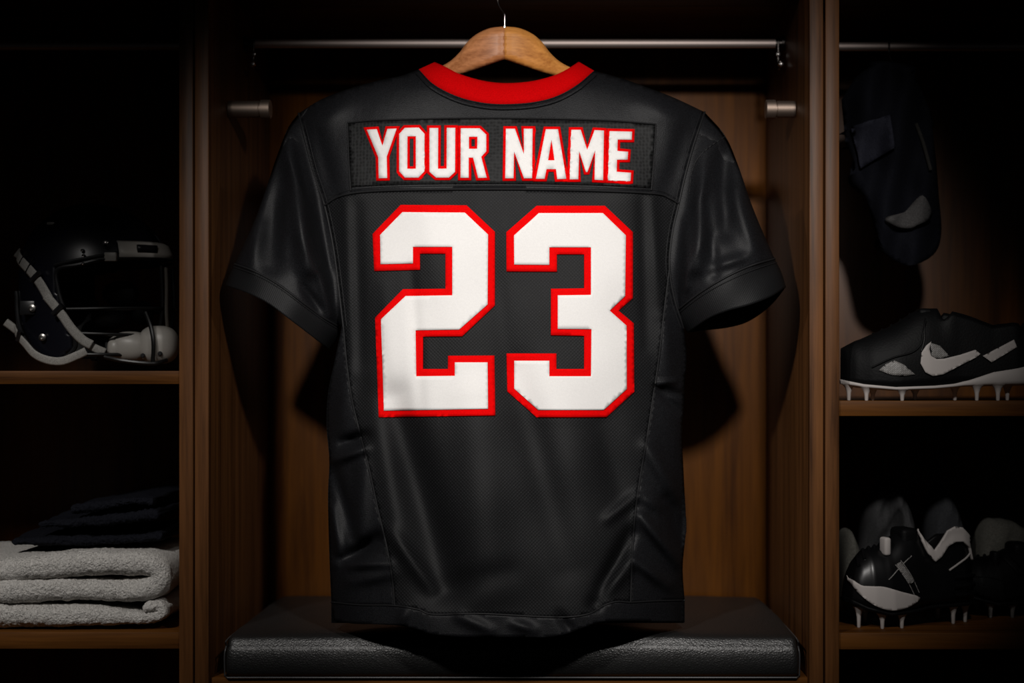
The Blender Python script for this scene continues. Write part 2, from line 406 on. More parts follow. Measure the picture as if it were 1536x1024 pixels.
def sheet(name, loops, h, mat_, parent, off=0.0, t=0.0015, Yf=torsoY):
    vo, fo = fill(loops, h); Y = Yf(vo[:, 0], vo[:, 1])-off
    k = (D+Y)/2200
    V = np.stack([(vo[:, 0]-PX)*k, Y, H+(PY-vo[:, 1])*k], 1)
    # face the camera
    a, b, c = V[fo[:, 0]], V[fo[:, 1]], V[fo[:, 2]]; nn_ = np.cross(b-a, c-a)[:, 1]; fo = np.where(nn_[:, None] > 0, fo[:, ::-1], fo)
    o = mk(name, V.tolist(), fo.tolist(), mat_, parent)
    if t: solidify(o, t, -1)
    return o
# seam lines (picture coordinates of the garment's own seams)
armL = cr([(448, 170), (457, 205), (470, 255), (487, 308), (500, 370), (508, 430), (515, 490)], 8)
armR = cr([(1057, 168), (1040, 218), (1027, 265), (1018, 305), (1008, 350), (1004, 400), (1012, 450), (1026, 492)], 8)
sideL = cr([(515, 490), (520, 545), (528, 600), (540, 650), (554, 705), (567, 765), (579, 815), (588, 865), (592, 908)], 8)
sideR = cr([(1004, 405), (996, 470), (988, 540), (979, 600), (970, 660), (962, 705), (954, 760), (949, 820), (946, 903)], 8)
yoke = cr([(487, 308), (505, 296), (540, 288), (620, 284.5), (760, 283.5), (880, 285.5), (980, 290), (1005, 297), (1018, 305)], 8)
hemT = cr([(497, 903), (540, 907), (592, 908), (628, 914), (650, 921), (720, 920), (800, 924), (850, 925), (884, 920), (905, 908), (925, 902), (946, 903), (985, 901), (1027, 900)], 8)
hemB = cr([(501, 930), (530, 935), (565, 936), (600, 938), (628, 944), (650, 951), (700, 955), (760, 955), (815, 956), (850, 950), (878, 940), (905, 932), (950, 931), (985, 932), (1026, 932)], 8)
edgL = cr([(513, 488), (502, 540), (492, 590), (490, 640), (494, 690), (492, 740), (493, 800), (495, 860), (497, 903)], 8)
edgR = cr([(1026, 492), (1030, 535), (1027, 575), (1026, 610), (1023, 650), (1026, 720), (1029, 790), (1024, 850), (1027, 900)], 8)
colO = cr([(628, 104), (650, 126), (685, 144), (722, 153.5), (758, 156), (800, 153), (835, 144), (866, 127), (891, 106)], 8)
colI = cr([(652, 93), (668, 100), (690, 111), (725, 121), (758, 124.5), (795, 122), (828, 114), (850, 104), (868, 92.5)], 8)
shoL = cr([(448, 170), (480, 150), (520, 134), (570, 120), (600, 114), (628, 104)], 8)
shoR = cr([(891, 106), (925, 115), (960, 127), (1010, 146), (1057, 168)], 8)
def cut(c, y0=None, x0=None, x1=None):
    c = np.asarray(c)
    m_ = np.ones(len(c), bool)
    if x0 is not None: m_ &= c[:, 0] >= x0
    if x1 is not None: m_ &= c[:, 0] <= x1
    return c[m_]
aL1 = armL[armL[:, 1] <= 308.01]; aL2 = armL[armL[:, 1] > 308.01]
aR1 = armR[armR[:, 1] <= 305.01]; aR2 = armR[(armR[:, 1] > 305.01)]
aR2a = aR2[aR2[:, 1] < 404]; aR2b = aR2[aR2[:, 1] >= 404]
def loop(*cs):
    o = []
    for c in cs:
        for q in c:
            if not o or np.linalg.norm(np.array(q)-o[-1]) > .6: o.append(np.array(q, float))
    if np.linalg.norm(o[0]-o[-1]) < .6: o.pop()
    return np.array(o)
sheet('yoke', [loop(shoL, colO, shoR, aR1, yoke[::-1], aL1[::-1])], 6, M['satin'], jer)
hL = hemT[(hemT[:, 0] > 592.1) & (hemT[:, 0] < 945.9)]
sheet('back_panel', [loop(yoke, aR2a, sideR, hL[::-1], sideL[::-1], aL2[::-1])], 5, M['mesh'], jer)
sheet('side_panel', [loop(sideL, hemT[hemT[:, 0] <= 592.1][::-1], edgL[::-1])], 4, M['satin'], jer)
sheet('side_panel', [loop(aR2b, edgR, hemT[hemT[:, 0] >= 945.9][::-1], sideR[::-1])], 4, M['satin'], jer)
sheet('hem_band', [loop(hemT, hemB[::-1])], 4, M['satin'], jer, .0010)
def seam(name, c, r, off=.0012, mat_=None, parent=None, Yf=None):
    c = resample(c, max(8, int(len(c)*3)))
    yy = (Yf or torsoY)(c[:, 0], c[:, 1])-off
    return MB().tube([P(x, y, float(q)) for (x, y), q in zip(c, yy)], r, 8).build(name, mat_ or M['thread'], parent or jer)
def shift(c, dx, dy): return np.asarray(c)+np.array([dx, dy])
seam('seam', yoke, .0018, .0020); seam('seam', shift(yoke, 0, -5), .0006, .0004)
seam('seam', armL, .0016); seam('seam', shift(armL, 5, -1), .0006, .0004)
seam('seam', armR, .0016); seam('seam', shift(armR, -5, -1), .0006, .0004)
seam('seam', sideL, .0013, .0014); seam('seam', sideR, .0013, .0014)
seam('seam', hemT, .0013, .0014)
# closed lower front side of the garment (far side), joins the near side along its edges
def front_panel():
    ys = np.concatenate([np.linspace(150, 300, 12), np.linspace(320, 934, 40)]); V = []; F = []; n = 40
    eL = np.concatenate([armL, edgL]); eR = np.concatenate([armR, edgR])
    for y in ys:
        xl = np.interp(y, eL[:, 1], eL[:, 0]); xr = np.interp(y, eR[:, 1], eR[:, 0])
        if y < 170: xl, xr = 448+(170-y)*1.9, 1057-(170-y)*2.2
        for k in range(n+1):
            u = k/n; x = xl+(xr-xl)*u; e = float(torsoY(xl, y))*(1-u)+float(torsoY(xr, y))*u
            Y = e+.085*math.sin(PI*u)**.8*min(1, (y-90)/200)+.004*math.sin(x*.05)
            if y < 230 and abs(x-758) < 125*math.sqrt(max(0, 1-((y-150)/80.0)**2)) : Y += 0
            V.append(P(x, y, Y))
    for i in range(len(ys)-1):
        for k in range(n):
            x = 448+(k/n)*600
            if ys[i] < 225 and abs(x-758) < 105*math.sqrt(max(0, 1-((ys[i]-150)/75.0)**2)): continue
            F.append((i*(n+1)+k, i*(n+1)+k+1, (i+1)*(n+1)+k+1, (i+1)*(n+1)+k))
    mk('front_panel', V, F, M['mesh'], jer)
front_panel()

def coons(c0, c1, d0, d1, n, m_):
    """c0 (v=0), c1 (v=1) run along u; d0 (u=0), d1 (u=1) run along v"""
    a, b, c, d = resample(c0, n), resample(c1, n), resample(d0, m_), resample(d1, m_)
    u = np.linspace(0, 1, n)[None, :, None]; v = np.linspace(0, 1, m_)[:, None, None]
    return (1-v)*a[None]+v*b[None]+(1-u)*c[:, None]+u*d[:, None]-((1-u)*(1-v)*a[0]+u*(1-v)*a[-1]+(1-u)*v*b[0]+u*v*b[-1])
# left sleeve: armhole from the shoulder down to the armpit
SFL = [((436, 205), (462, 400), 15, .024), ((472, 215), (494, 400), 9, -.010), ((418, 260), (408, 395), 17, -.014), ((385, 340), (376, 400), 12, .008),
       ((446, 185), (470, 300), 6, .006), ((478, 400), (494, 470), 9, .008), ((455, 430), (478, 462), 7, -.006), ((432, 300), (425, 380), 8, .004)]
SFR = [((1052, 225), (1044, 400), 13, .016), ((1088, 225), (1086, 345), 15, -.018), ((1104, 290), (1138, 385), 15, .012), ((1062, 300), (1072, 410), 9, -.007),
       ((1030, 330), (1030, 430), 8, .008), ((1070, 400), (1120, 385), 8, .005)]
def sleeve(side, arm, outer, under, seamc, edge, outer2, under2, folds, insdy):
    nu, nv, nc = 40, 60, 16
    G = coons(arm, seamc, outer, under, nu, nv); C = coons(seamc, edge, outer2, under2, nu, nc)
    Ya = torsoY(*resample(arm, nu).T)
    def depth(Gx, v):   # v 0..1.2
        u = np.linspace(0, 1, nu)[None, :]; v = v[:, None]
        base = .062+.012*u-.012*v; T = .050+.014*v
        Yf = base-T*np.sin(PI*np.clip(u, 0, 1))**.62
        k = np.clip(v*1.9, 0, 1); k = k*k*(3-2*k)
        Y = (1-k)*Ya[None]+k*Yf
        for a, b, w, q in folds: Y = Y-ridge(Gx[..., 0], Gx[..., 1], a, b, w, q*1.5)*np.clip(v*5, 0, 1)
        Y = Y-.0012*np.sin(Gx[..., 0]*.08+Gx[..., 1]*.05)*np.clip(v*5, 0, 1)
        Yb = base+.004+(T*.85)*np.sin(PI*u)**.7*np.clip(v*3, .25, 1); Yb = np.maximum(Yb, Y+.006*np.sin(PI*u))
        return Y, Yb
    def tube(Gx, v, name, mat_, grow=0.0):
        Y, Yb = depth(Gx, v); V = []; F = []; m_ = len(v)
        for i in range(m_):
            for j in range(nu): V.append(P(Gx[i, j, 0], Gx[i, j, 1], Y[i, j]-grow))
            for j in range(nu-2, 0, -1):
                s_ = math.sin(PI*j/(nu-1)); dy = insdy*s_*max(0, v[i]-.55)/.65
                V.append(P(Gx[i, j, 0], Gx[i, j, 1]+dy, Yb[i, j]+grow))
        n = 2*nu-2
        for i in range(m_-1):
            for j in range(n): F.append((i*n+j, i*n+(j+1) % n, (i+1)*n+(j+1) % n, (i+1)*n+j))
        o = fixn(mk(name, V, F, mat_, jer)); solidify(o, .0016, -1); return Y
    tube(G, np.linspace(0, 1, nv), 'sleeve', M['satin'])
    Yc = tube(C, np.linspace(1, 1.2, nc), 'cuff', M['ribblack'], .0012)
    for i, r in ((0, .0016), (2, .0007)):
        MB().tube([P(C[i, j, 0], C[i, j, 1], Yc[i, j]-.0022) for j in range(nu)], r, 8).build('seam', M['thread'], jer)
    Yv, _ = depth(G, np.linspace(0, 1, nv))
    def near(x, y):
        x = np.atleast_1d(x); y = np.atleast_1d(y); d = (G[None, ..., 0]-x[:, None, None])**2+(G[None, ..., 1]-y[:, None, None])**2+1e-3
        w = 1/d**2; return (w*Yv[None]).sum((1, 2))/w.sum((1, 2))
    return near
m = M['ribblack'] = mat('black_rib_knit', (.0070, .0072, .0080), .55, spec=.2)
v = coords(m); wv = N(m, 'ShaderNodeTexNoise', Scale=500.0, Detail=2.0); L(m, v, wv.inputs['Vector'])
w2 = N(m, 'ShaderNodeTexWave', Scale=120.0, Distortion=1.5); L(m, coords(m, (1, 1, 1), (0, R(25), 0)), w2.inputs['Vector'])
bump(m, wv.outputs['Fac'], .5, .0004, bump(m, w2.outputs['Fac'], .25, .0005))
sleeve('l', armL, cr([(448, 170), (432, 192), (415, 235), (400, 280), (380, 335), (352, 396)], 8), cr([(515, 490), (513, 493), (508, 490)], 6),
       cr([(352, 396), (385, 408), (420, 428), (460, 458), (485, 476), (508, 490)], 8),
       cr([(338, 428), (368, 438), (402, 455), (440, 483), (470, 506), (494, 525)], 8),
       cr([(352, 396), (345, 410), (338, 428)], 6), cr([(508, 490), (509, 503), (494, 525)], 6), SFL, -6)
near_r = sleeve('r', armR, cr([(1057, 168), (1088, 204), (1108, 250), (1125, 300), (1143, 345), (1162, 388)], 8), cr([(1026, 492), (1018, 478), (1016, 466)], 6),
       cr([(1162, 388), (1130, 397), (1095, 412), (1060, 432), (1035, 450), (1016, 466)], 8),
       cr([(1179, 430), (1158, 444), (1125, 457), (1092, 466), (1062, 478), (1032, 499)], 8),
       cr([(1162, 388), (1172, 408), (1179, 430)], 6), cr([(1016, 466), (1020, 482), (1032, 499)], 6), SFR, 26)
seam('seam', cr([(1087, 205), (1062, 222), (1045, 240), (1037, 262), (1034, 292)], 8), .0009, .0010, None, None, near_r)
# collar: padded red rib band, a black cord under it, and the band's far side inside the neck
def collar():
    a = resample(colO, 70); b = resample(colI, 70); V = []; F = []; n = 10
    for i in range(70):
        Yo = float(torsoY(a[i, 0], a[i, 1])); u = i/69; Yi = Yo+.006+.012*math.sin(PI*u)
        for k in range(n+1):
            q = k/n; p = a[i]*(1-q)+b[i]*q; V.append(P(p[0], p[1], Yo*(1-q)+Yi*q-.0065*math.sin(PI*min(1, q*1.0))**.6-.001))
        V.append(P(b[i, 0], b[i, 1]+2, Yi+.006)); V.append(P(b[i, 0], b[i, 1]+14, Yi+.005))
    w = n+3
    for i in range(69):
        for k in range(w-1): F.append((i*w+k, i*w+k+1, (i+1)*w+k+1, (i+1)*w+k))
    o = fixn(mk('collar', V, F, M['ribred'], jer)); 
    c = shift(colO, 0, 6.5); c[:, 0] = 759+(c[:, 0]-759)*1.012; seam('collar_cord', c, .0032, .0008, M['satin'])
    seam('seam', shift(colO, 0, 1), .0010, .001, M['satin'])
    # far side of the neckband, dropping behind
    V = []; F = []
    e0 = np.array(P(652, 112, .095)); e1 = np.array(P(868, 112, .095))
    for i in range(41):
        t_ = i/40; x = e0[0]+(e1[0]-e0[0])*t_; s_ = math.sin(PI*t_)**.7
        for (dz, dy) in ((0, 0), (-.028, .002)): V.append((x, .10+.045*s_+dy, e0[2]-.012-.075*s_+dz))
    for i in range(40): F.append((2*i, 2*i+1, 2*i+3, 2*i+2))
    solidify(mk('front_collar', V, F, M['ribred'], jer), .003)
collar()
# name plate panel with stitched border
npl = cr([(521, 184), (560, 180.5), (620, 178.5), (700, 177), (760, 177), (850, 178.5), (920, 181), (984, 186)], 6)
npb = cr([(977, 282), (880, 277.5), (760, 275.5), (620, 276.5), (540, 279.5), (526, 281)], 6)
sheet('name_panel', [loop(npl, npb)], 6, M['plate'], jer, .0013)
seam('seam', npl, .0013, .0026); seam('seam', [(984, 186), (981, 240), (977, 285)], .0011, .0026); seam('seam', [(521, 184), (523, 240), (526, 286)], .0011, .0026)

def A(pts, sc, ox, oy): return np.array([(ox+x/sc, oy+y/sc) for x, y in pts])
a1 = lambda *p: A(p, 7.314, 540, 170)
a2 = lambda *p: A(p, 6.4, 750, 170)
LET = [
 [a1((75,178),(183,173),(245,357),(300,170),(402,166),(292,475),(297,708),(205,710),(200,480))],
 [a1((492,158),(645,155),(708,225),(705,635),(640,703),(492,703),(430,635),(430,225)), a1((520,250),(612,250),(612,607),(518,607))],
 [a1((762,160),(858,160),(855,607),(950,605),(952,158),(1045,158),(1042,640),(975,703),(835,703),(762,640))],
 [a1((1105,163),(1312,163),(1385,232),(1385,415),(1330,475),(1390,705),(1296,707),(1240,483),(1192,483),(1192,705),(1103,705)), a1((1195,255),(1288,255),(1285,388),(1195,388))],
 [a2((57,147),(143,147),(230,392),(228,147),(313,147),(308,622),(230,622),(135,365),(130,622),(50,622))],
 [a2((440,152),(557,152),(636,627),(550,630),(538,534),(447,534),(428,627),(345,627)), a2((495,250),(524,450),(462,450))],
 [a2((685,157),(775,157),(837,350),(908,160),(998,165),(990,640),(908,636),(913,355),(840,562),(825,562),(760,360),(752,632),(670,632))],
 [a2((1052,170),(1268,175),(1265,252),(1130,250),(1127,360),(1230,368),(1225,443),(1123,443),(1120,560),(1258,570),(1253,648),(1038,642))],
]
for i, lp in enumerate(LET):
    red = [offset(lp[0], 3.9, 1.6)]
    if len(lp) > 1 and i != 5: red.append(offset(lp[1], -3.6))
    o = sheet('letter', red, 6, M['red'], jer, .0030+.0002*(i % 2), .0014)
    tag(o, label='red twill outline of a letter')
    w_ = sheet('letter_face', lp, 6, M['white'], o, .0043, .0010)
nm = lambda *p: A(p, 2.926, 540, 290)
NUM = [
 (nm((178,50),(468,52),(592,168),(592,492),(448,627),(275,628),(275,770),(386,770),(386,712),(590,711),(594,974),(82,982),(66,545),(188,420),(375,418),(375,264),(262,264),(262,335),(62,340),(55,178)),
  nm((186,82),(460,84),(562,180),(560,487),(435,597),(244,600),(247,802),(416,800),(416,741),(560,741),(562,945),(105,953),(92,552),(200,450),(405,447),(405,234),(232,234),(232,307),(90,310),(88,182))),
 (nm((775,54),(1075,54),(1198,170),(1198,460),(1135,514),(1202,570),(1204,870),(1082,982),(775,982),(647,868),(643,702),(862,702),(862,770),(984,770),(984,625),(838,622),(838,418),(984,416),(984,267),(864,267),(864,343),(643,342),(642,170)),
  nm((785,86),(1066,86),(1167,184),(1164,450),(1096,514),(1170,580),(1171,858),(1070,950),(782,950),(677,856),(677,734),(831,734),(831,802),(1014,802),(1016,595),(868,594),(868,447),(1014,445),(1014,236),(831,236),(831,313),(677,312),(676,184))),
]
for r_, w_ in NUM:
    o = sheet('number', [r_], 5, M['red'], jer, .0024, .0016)
    sheet('number_face', [w_], 5, M['white'], o, .0037, .0010)

# ------------------------------------------------------------------ hanger
def hanger():
    YH = .062
    t_ = thing('clothes_hanger', 'wooden clothes hanger with thin steel hook inside the jersey collar', 'hanger', P(757, 40, YH))
    top = cr([(757, 39.5), (735, 42), (715, 51), (700, 64), (688, 80), (670, 95), (640, 108), (590, 122), (520, 150)], 8)
    bot = cr([(520, 158), (560, 146), (620, 130), (693, 111), (757, 89)], 8)
    for s in (1, -1):
        lp = loop(top, bot); 
        if s < 0: lp = np.stack([757*2-lp[:, 0], lp[:, 1]], 1)
        vo, fo = fill([lp], 5); d = dist_edges(vo, [lp]); 
        # rounded front, set back towards the shoulder tips
        cx = np.abs(vo[:, 0]-757); tt = .0085*np.sqrt(1-np.clip(1-d/9, 0, 1)**2); tt = np.where(cx < .5, .0085*np.sqrt(1-np.clip(1-np.minimum(np.abs(vo[:, 1]-39.5), np.abs(vo[:, 1]-89))/9, 0, 1)**2), tt)
        yc = YH+.038*np.minimum(1, cx/95)**1.6
        n = len(vo); V = [P(vo[i, 0], vo[i, 1], yc[i]-tt[i]) for i in range(n)]+[P(vo[i, 0], vo[i, 1], yc[i]+tt[i]+.002) for i in range(n)]
        F = [tuple(f) for f in fo]+[tuple(f[::-1]+n) for f in fo]
        ed = {}
        for f in fo:
            for a, b in ((f[0], f[1]), (f[1], f[2]), (f[2], f[0])): ed[(a, b)] = 1
        for (a, b) in list(ed):
            if (b, a) not in ed: F.append((b, a, a+n, b+n))
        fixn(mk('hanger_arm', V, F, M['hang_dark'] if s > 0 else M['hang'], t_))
    z = lambda py: P(0, py, YH)[2]; x0 = P(757, 0, YH)[0]
    zr = zr2; hook = [(x0, YH, z(42)), (x0, YH, z(22)), (x0-.002, YH+.003, z(18)), (x0-.010, YH+.010, z(4)), (x0-.0115, .074, z(-12)), (x0-.011, .0735, zr)]
    hook += [(x0-.011+.011*(1-math.cos(a))*.5, .085-.0115*math.cos(a), zr+.0115*math.sin(a)) for a in np.linspace(.3, PI, 8)]
    MB().tube(cr(hook, 5), .00125, 10).build('hook', M['chrome'], t_)
    MB().lathe([(.0030, -.002), (.0030, .001), (.0016, .002)], (x0, YH, z(40)), 'z', 16).build('ferrule', M['chrome'], t_)
hanger()

# ------------------------------------------------------------------ towels
def fuzzy():
    m = mat('white_terry', (.80, .78, .74), .95, spec=.1)
    v = coords(m); a = N(m, 'ShaderNodeTexNoise', Scale=420.0, Detail=3.0, Roughness=.7); L(m, v, a.inputs['Vector'])
    b = N(m, 'ShaderNodeTexVoronoi', Scale=260.0); L(m, v, b.inputs['Vector'])
    c = ramp(m, a.outputs['Fac'], [(.3, (.50, .48, .45)), (.6, (.86, .83, .79))]); L(m, c, m.node_tree.nodes['Principled BSDF'].inputs['Base Color'])
    bump(m, a.outputs['Fac'], 1.0, .004, bump(m, b.outputs['Distance'], .8, .003)); return m
M['terry'] = fuzzy()
def sweep_slab(path, thick, y0, y1, mat_, name, amp=.0035, seed=0, n=46, parent=None, ends=.5):
    """thick cloth layer swept along a path in x,z; rounded towards the viewer"""
    c = resample(cr(path, 12), 260); T = np.gradient(c, axis=0); T /= np.linalg.norm(T, axis=1)[:, None]; Nn = np.stack([-T[:, 1], T[:, 0]], 1)
    V = []; F = []; m_ = len(c); yc = (y0+y1)/2; hy = (y1-y0)/2; hy = max(hy, .03); th = thick if hasattr(thick, '__len__') else [thick]*2
    tt = np.interp(np.linspace(0, 1, m_), np.linspace(0, 1, len(th)), th)
    prm = [(-1, math.cos(a), math.sin(a)) for a in np.linspace(1.5*PI, .5*PI, 26)]+[(k, 0, 1) for k in np.linspace(-.85, .85, 9)]+[(1, math.cos(a), math.sin(a)) for a in np.linspace(.5*PI, -.5*PI, 9)]+[(k, 0, -1) for k in np.linspace(.85, -.85, 9)]
    n = len(prm)
    for i in range(m_):
        e = min(i, m_-1-i)/8.0; k = math.sqrt(max(0, 1-(1-min(e, 1))**2))*(1-ends)+ends if e < 1 else 1
        hh = tt[i]/2*k
        for (sy, ca, sa) in prm:
            y = yc+sy*(hy-hh)+hh*1.25*ca; h = hh*math.copysign(abs(sa)**.85, sa)
            p = np.array([c[i, 0]+Nn[i, 0]*h, y, c[i, 1]+Nn[i, 1]*h])
            w = mnoise.noise((p[0]*9+seed, p[1]*14, p[2]*16))*amp*1.5+mnoise.noise((p[0]*45, p[1]*45, p[2]*45+seed))*amp*.55+mnoise.noise((p[0]*190, p[1]*190, p[2]*190+seed))*amp*.45+mnoise.noise((p[0]*420, p[1]*420, p[2]*420+seed))*amp*.3
            p[0] += Nn[i, 0]*w*sa; p[2] += Nn[i, 1]*w*sa; p[1] += w*ca
            V.append(tuple(p))
    for i in range(m_-1):
        for j in range(n): F.append((i*n+j, i*n+(j+1) % n, (i+1)*n+(j+1) % n, (i+1)*n+j))
    F.append(tuple(range(n))); F.append(tuple((m_-1)*n+j for j in range(n))[::-1])
    return fixn(mk(name, V, F, mat_, parent))
YT = .045
def xz(pts, Y=YT): return [(P(a, b, Y)[0], P(a, b, Y)[2]) for a, b in pts]
zsh = P(0, 948, .006)[2]
o = sweep_slab(xz([(-150, 922), (0, 921), (120, 921), (190, 923), (222, 924), (242, 921), (250, 913), (243, 906), (229, 907), (223, 913)]), [.038]*7+[.030, .020, .016, .013], .022, .27, M['terry'], 'towel', seed=3)
tag(o, 'white terry towel at the bottom of the stack, its end rolled up', 'towel', 'towels on the lower left shelf')
o = sweep_slab(xz([(-150, 884), (0, 883), (110, 882), (190, 883), (226, 880), (243, 868), (240, 852), (222, 845), (190, 845), (110, 846), (0, 852), (-150, 856)]), [.034]*5+[.037]*5, .024, .27, M['terry'], 'towel', seed=9)
tag(o, 'white terry towel folded double on top of the rolled towel', 'towel', 'towels on the lower left shelf')

def heap(name, label, cat, px0, px1, pyt, pyb, Y0, Y1, mat_, seed, prof, folds=6, amp=.012, group=None):
    """crumpled cloth standing on a surface: a rounded mass whose outline follows prof, with folds"""
    nx, ny = 70, 40; V = []; F = []; zb = P(0, pyb, Y0)[2]; yc = (Y0+Y1)/2
    xs = np.linspace(px0, px1, nx); tops = np.interp(xs, [p[0] for p in prof], [p[1] for p in prof])
    for i, x in enumerate(xs):
        for j in range(ny):
            a = PI*j/(ny-1)     # from the front bottom over the top to the rear bottom
            e = math.sin(PI*i/(nx-1))**.18
            Y = yc-(Y1-Y0)/2*math.copysign(abs(math.cos(a))**.7, math.cos(a))*(.45+.55*e); X, _, zt = P(x, tops[i], Y0+.03)
            z = zb+(zt-zb)*abs(math.sin(a))**.55*max(e, .02)
            q = (X*folds*2.2+mnoise.noise((X*6, z*5, seed))*1.2)
            w = (.5-abs(mnoise.noise((X*16+z*5+seed, z*4, seed+5)))*2)*amp*1.6+(.5-abs(mnoise.noise((X*38-z*12, z*9, seed+9)))*2)*amp*.8
            Y -= w*abs(math.cos(a))**.3 if a < PI/2 else 0; z -= abs(w)*.5*math.sin(a)
            V.append((X, min(max(Y, Y0-.004), Y1), max(z, zb)))
    for i in range(nx-1):
        for j in range(ny-1): F.append((i*ny+j, i*ny+j+1, (i+1)*ny+j+1, (i+1)*ny+j))
    F.append(tuple(j for j in range(ny))); F.append(tuple((nx-1)*ny+j for j in range(ny))[::-1])
    for i in range(nx-1): F.append((i*ny, (i+1)*ny, (i+1)*ny+ny-1, i*ny+ny-1))
    return tag(fixn(mk(name, V, F, mat_)), label, cat, group)
M['navy'] = fabric('navy_cloth', (.006, .0065, .010), .85, 500.0, 0, .4, .1)
M['greycloth'] = fabric('charcoal_cloth', (.060, .060, .062), .9, 480.0, 0, .5, .1)
M['greycloth3'] = fabric('dark_charcoal_cloth', (.028, .029, .032), .9, 480.0, 0, .5, .1)
M['greycloth2'] = fabric('dim_grey_terry', (.095, .092, .08), .95, 420.0, 0, .6, .1)
# dark folded clothes lying on the towels: three soft layers
zt_ = P(0, 826, YT)[2]
for k, (pth, th, lab) in enumerate([
    ([(20, 812), (120, 809), (200, 807), (246, 802)], .017, 'dark folded garment lying directly on the upper white towel'),
    ([(60, 786), (130, 783), (200, 776), (240, 770)], .017, 'dark navy folded garment, middle of the pile above the towels'),
    ([(110, 764), (150, 758), (200, 750), (232, 752)], .014, 'dark navy garment crumpled on top of the pile above the towels')]):
    o = sweep_slab(xz(pth, .08), th, .07, .28, M['navy'], 'folded_garment', amp=.004, seed=20+k)
    tag(o, lab, 'clothes', 'dark clothes above the towels')

# ------------------------------------------------------------------ helmet
def helmet():
    C0 = np.array(P(142, 412, .15)); t_ = thing('football_helmet', 'black football helmet with white chin straps on the left shelf', 'helmet', (C0[0], C0[1], P(0, 556, .1)[2]))
    shellm = mat('gloss_black_shell', (.0045, .0048, .009), .34, spec=.5)
    a, b, h = .119, .098, .112
    s = (D+.05)/2200
    # side outline of the shell in picture coordinates
    outl = cr([(27, 430), (30, 385), (48, 345), (85, 316), (140, 303), (190, 314), (228, 342), (248, 376), (254, 392)], 6)
    low = [(205, 388), (150, 402), (116, 410), (117, 440), (126, 470), (135, 500), (142, 525), (120, 545), (92, 543), (62, 522), (40, 490), (30, 460)]
    O = loop(outl, low)
    def toxz(px, py): return (px-142)*s, (412-py)*s
    na, ns = 120, 90; V = []; keep = []
    poly = np.array([toxz(*q) for q in O])*1.0
    for i in range(ns):
        t = i/(ns-1)
        for j in range(na):
            ph = 2*PI*j/na
            if t < .5: th = t/.5*PI/2; rr = math.sin(th); z = h*math.cos(th)
            else: q = (t-.5)/.5; rr = 1-.10*q*q; z = -q*.14
            x = a*rr*math.cos(ph)*(1.0 if math.cos(ph) > 0 else .98); y = b*rr*math.sin(ph)
            # raised ridges along the crown, as on a modern shell
            if z > -.02: 
                rid = math.exp(-((abs(y)-.035)/.012)**2)*.004*max(0, z/h+.2); z += rid
            V.append((x, y, z))
    V = np.array(V); F = []; pin = inside(V[:, [0, 2]], [poly*1.012])
    for i in range(ns-1):
        for j in range(na):
            q = (i*na+j, i*na+(j+1) % na, (i+1)*na+(j+1) % na, (i+1)*na+j)
            if i < 2 or all(pin[k] for k in q) or (V[list(q), 2].min() > .02 and V[list(q), 0].mean() < .09): F.append(q)
    o = fixn(mk('shell', (V+C0).tolist(), F, shellm, t_)); solidify(o, .004, -1)
    def side(px, py, out=.003, ysign=-1):
        x, z = toxz(px, py); rx = min(.97, abs(x)/a); rz = min(max(z, 0)/h, .97); k = max(.02, 1-rx**2-rz**2); zz = min(max(0, -z)/.14, 1)
        return (C0[0]+x, C0[1]+ysign*(b*math.sqrt(k)*(1-.10*zz*zz)+out), C0[2]+z)
    def ribbon(name, pts, w, mat_, out=.006, th=.0018, parent=t_, n=9):
        """flat strap following the helmet side"""
        c = cr(pts, n); T = np.gradient(c, axis=0); T /= np.linalg.norm(T, axis=1)[:, None]; Nn = np.stack([-T[:, 1], T[:, 0]], 1); V = []; F = []
        for i in range(len(c)):
            for k in (-1, -.6, 0, .6, 1):
                p = c[i]+Nn[i]*k*w/2; V.append(side(p[0], p[1], out+(.001 if abs(k) < 1 else 0)))
        for i in range(len(c)-1):
            for k in range(4): F.append((i*5+k, i*5+k+1, (i+1)*5+k+1, (i+1)*5+k))
        o = fixn(mk(name, V, F, mat_, parent)); solidify(o, th, 0); return o
    wv = fabric('white_strap', (.30, .29, .27), .6, 700.0, 0, .4); wp = mat('white_plastic', (.36, .34, .31), .4); bk = mat('black_plastic', (.012, .012, .013), .35)
    # padded rim round the ear and face opening
    rim = [side(x, y, .001) for x, y in cr([(254, 392), (205, 390), (150, 403), (116, 411), (117, 440), (126, 470), (135, 500), (142, 525), (120, 545), (92, 543), (62, 522), (40, 490), (28, 440)], 6)]
    MB().tube(rim, .0035, 8).build('edge_trim', bk, t_)
    MB().tube([side(x, y, .004) for x, y in cr([(112, 404), (150, 396), (190, 388), (206, 384)], 6)], .003, 8).build('brow_trim', bk, t_)
    # inner liner pads
    for (px, py, rx, rz) in ((170, 440, .030, .022), (95, 450, .035, .03), (205, 470, .018, .02), (150, 478, .028, .02)):
        x, z = toxz(px, py); bm = MB(); V = []; F = []
        for i in range(13):
            th = PI*i/12
            for j in range(20): ph = 2*PI*j/20; V.append((C0[0]+x+rx*math.sin(th)*math.cos(ph), C0[1]+.045+.022*math.sin(th)*math.sin(ph), C0[2]+z+rz*math.cos(th)))
        for i in range(12):
            for j in range(20): F.append((i*20+j, i*20+(j+1) % 20, (i+1)*20+(j+1) % 20, (i+1)*20+j))
        fixn(mk('liner_pad', V, F, mat('liner', (.004, .004, .004), .7, spec=.15), t_))
    up = ribbon('chin_strap', [(27, 378), (45, 392), (65, 407), (80, 421), (92, 436), (104, 455)], 15, wv, .006)
    ribbon('chin_strap', [(100, 450), (112, 463), (126, 480), (140, 500), (155, 516), (168, 524)], 14, wv, .009)
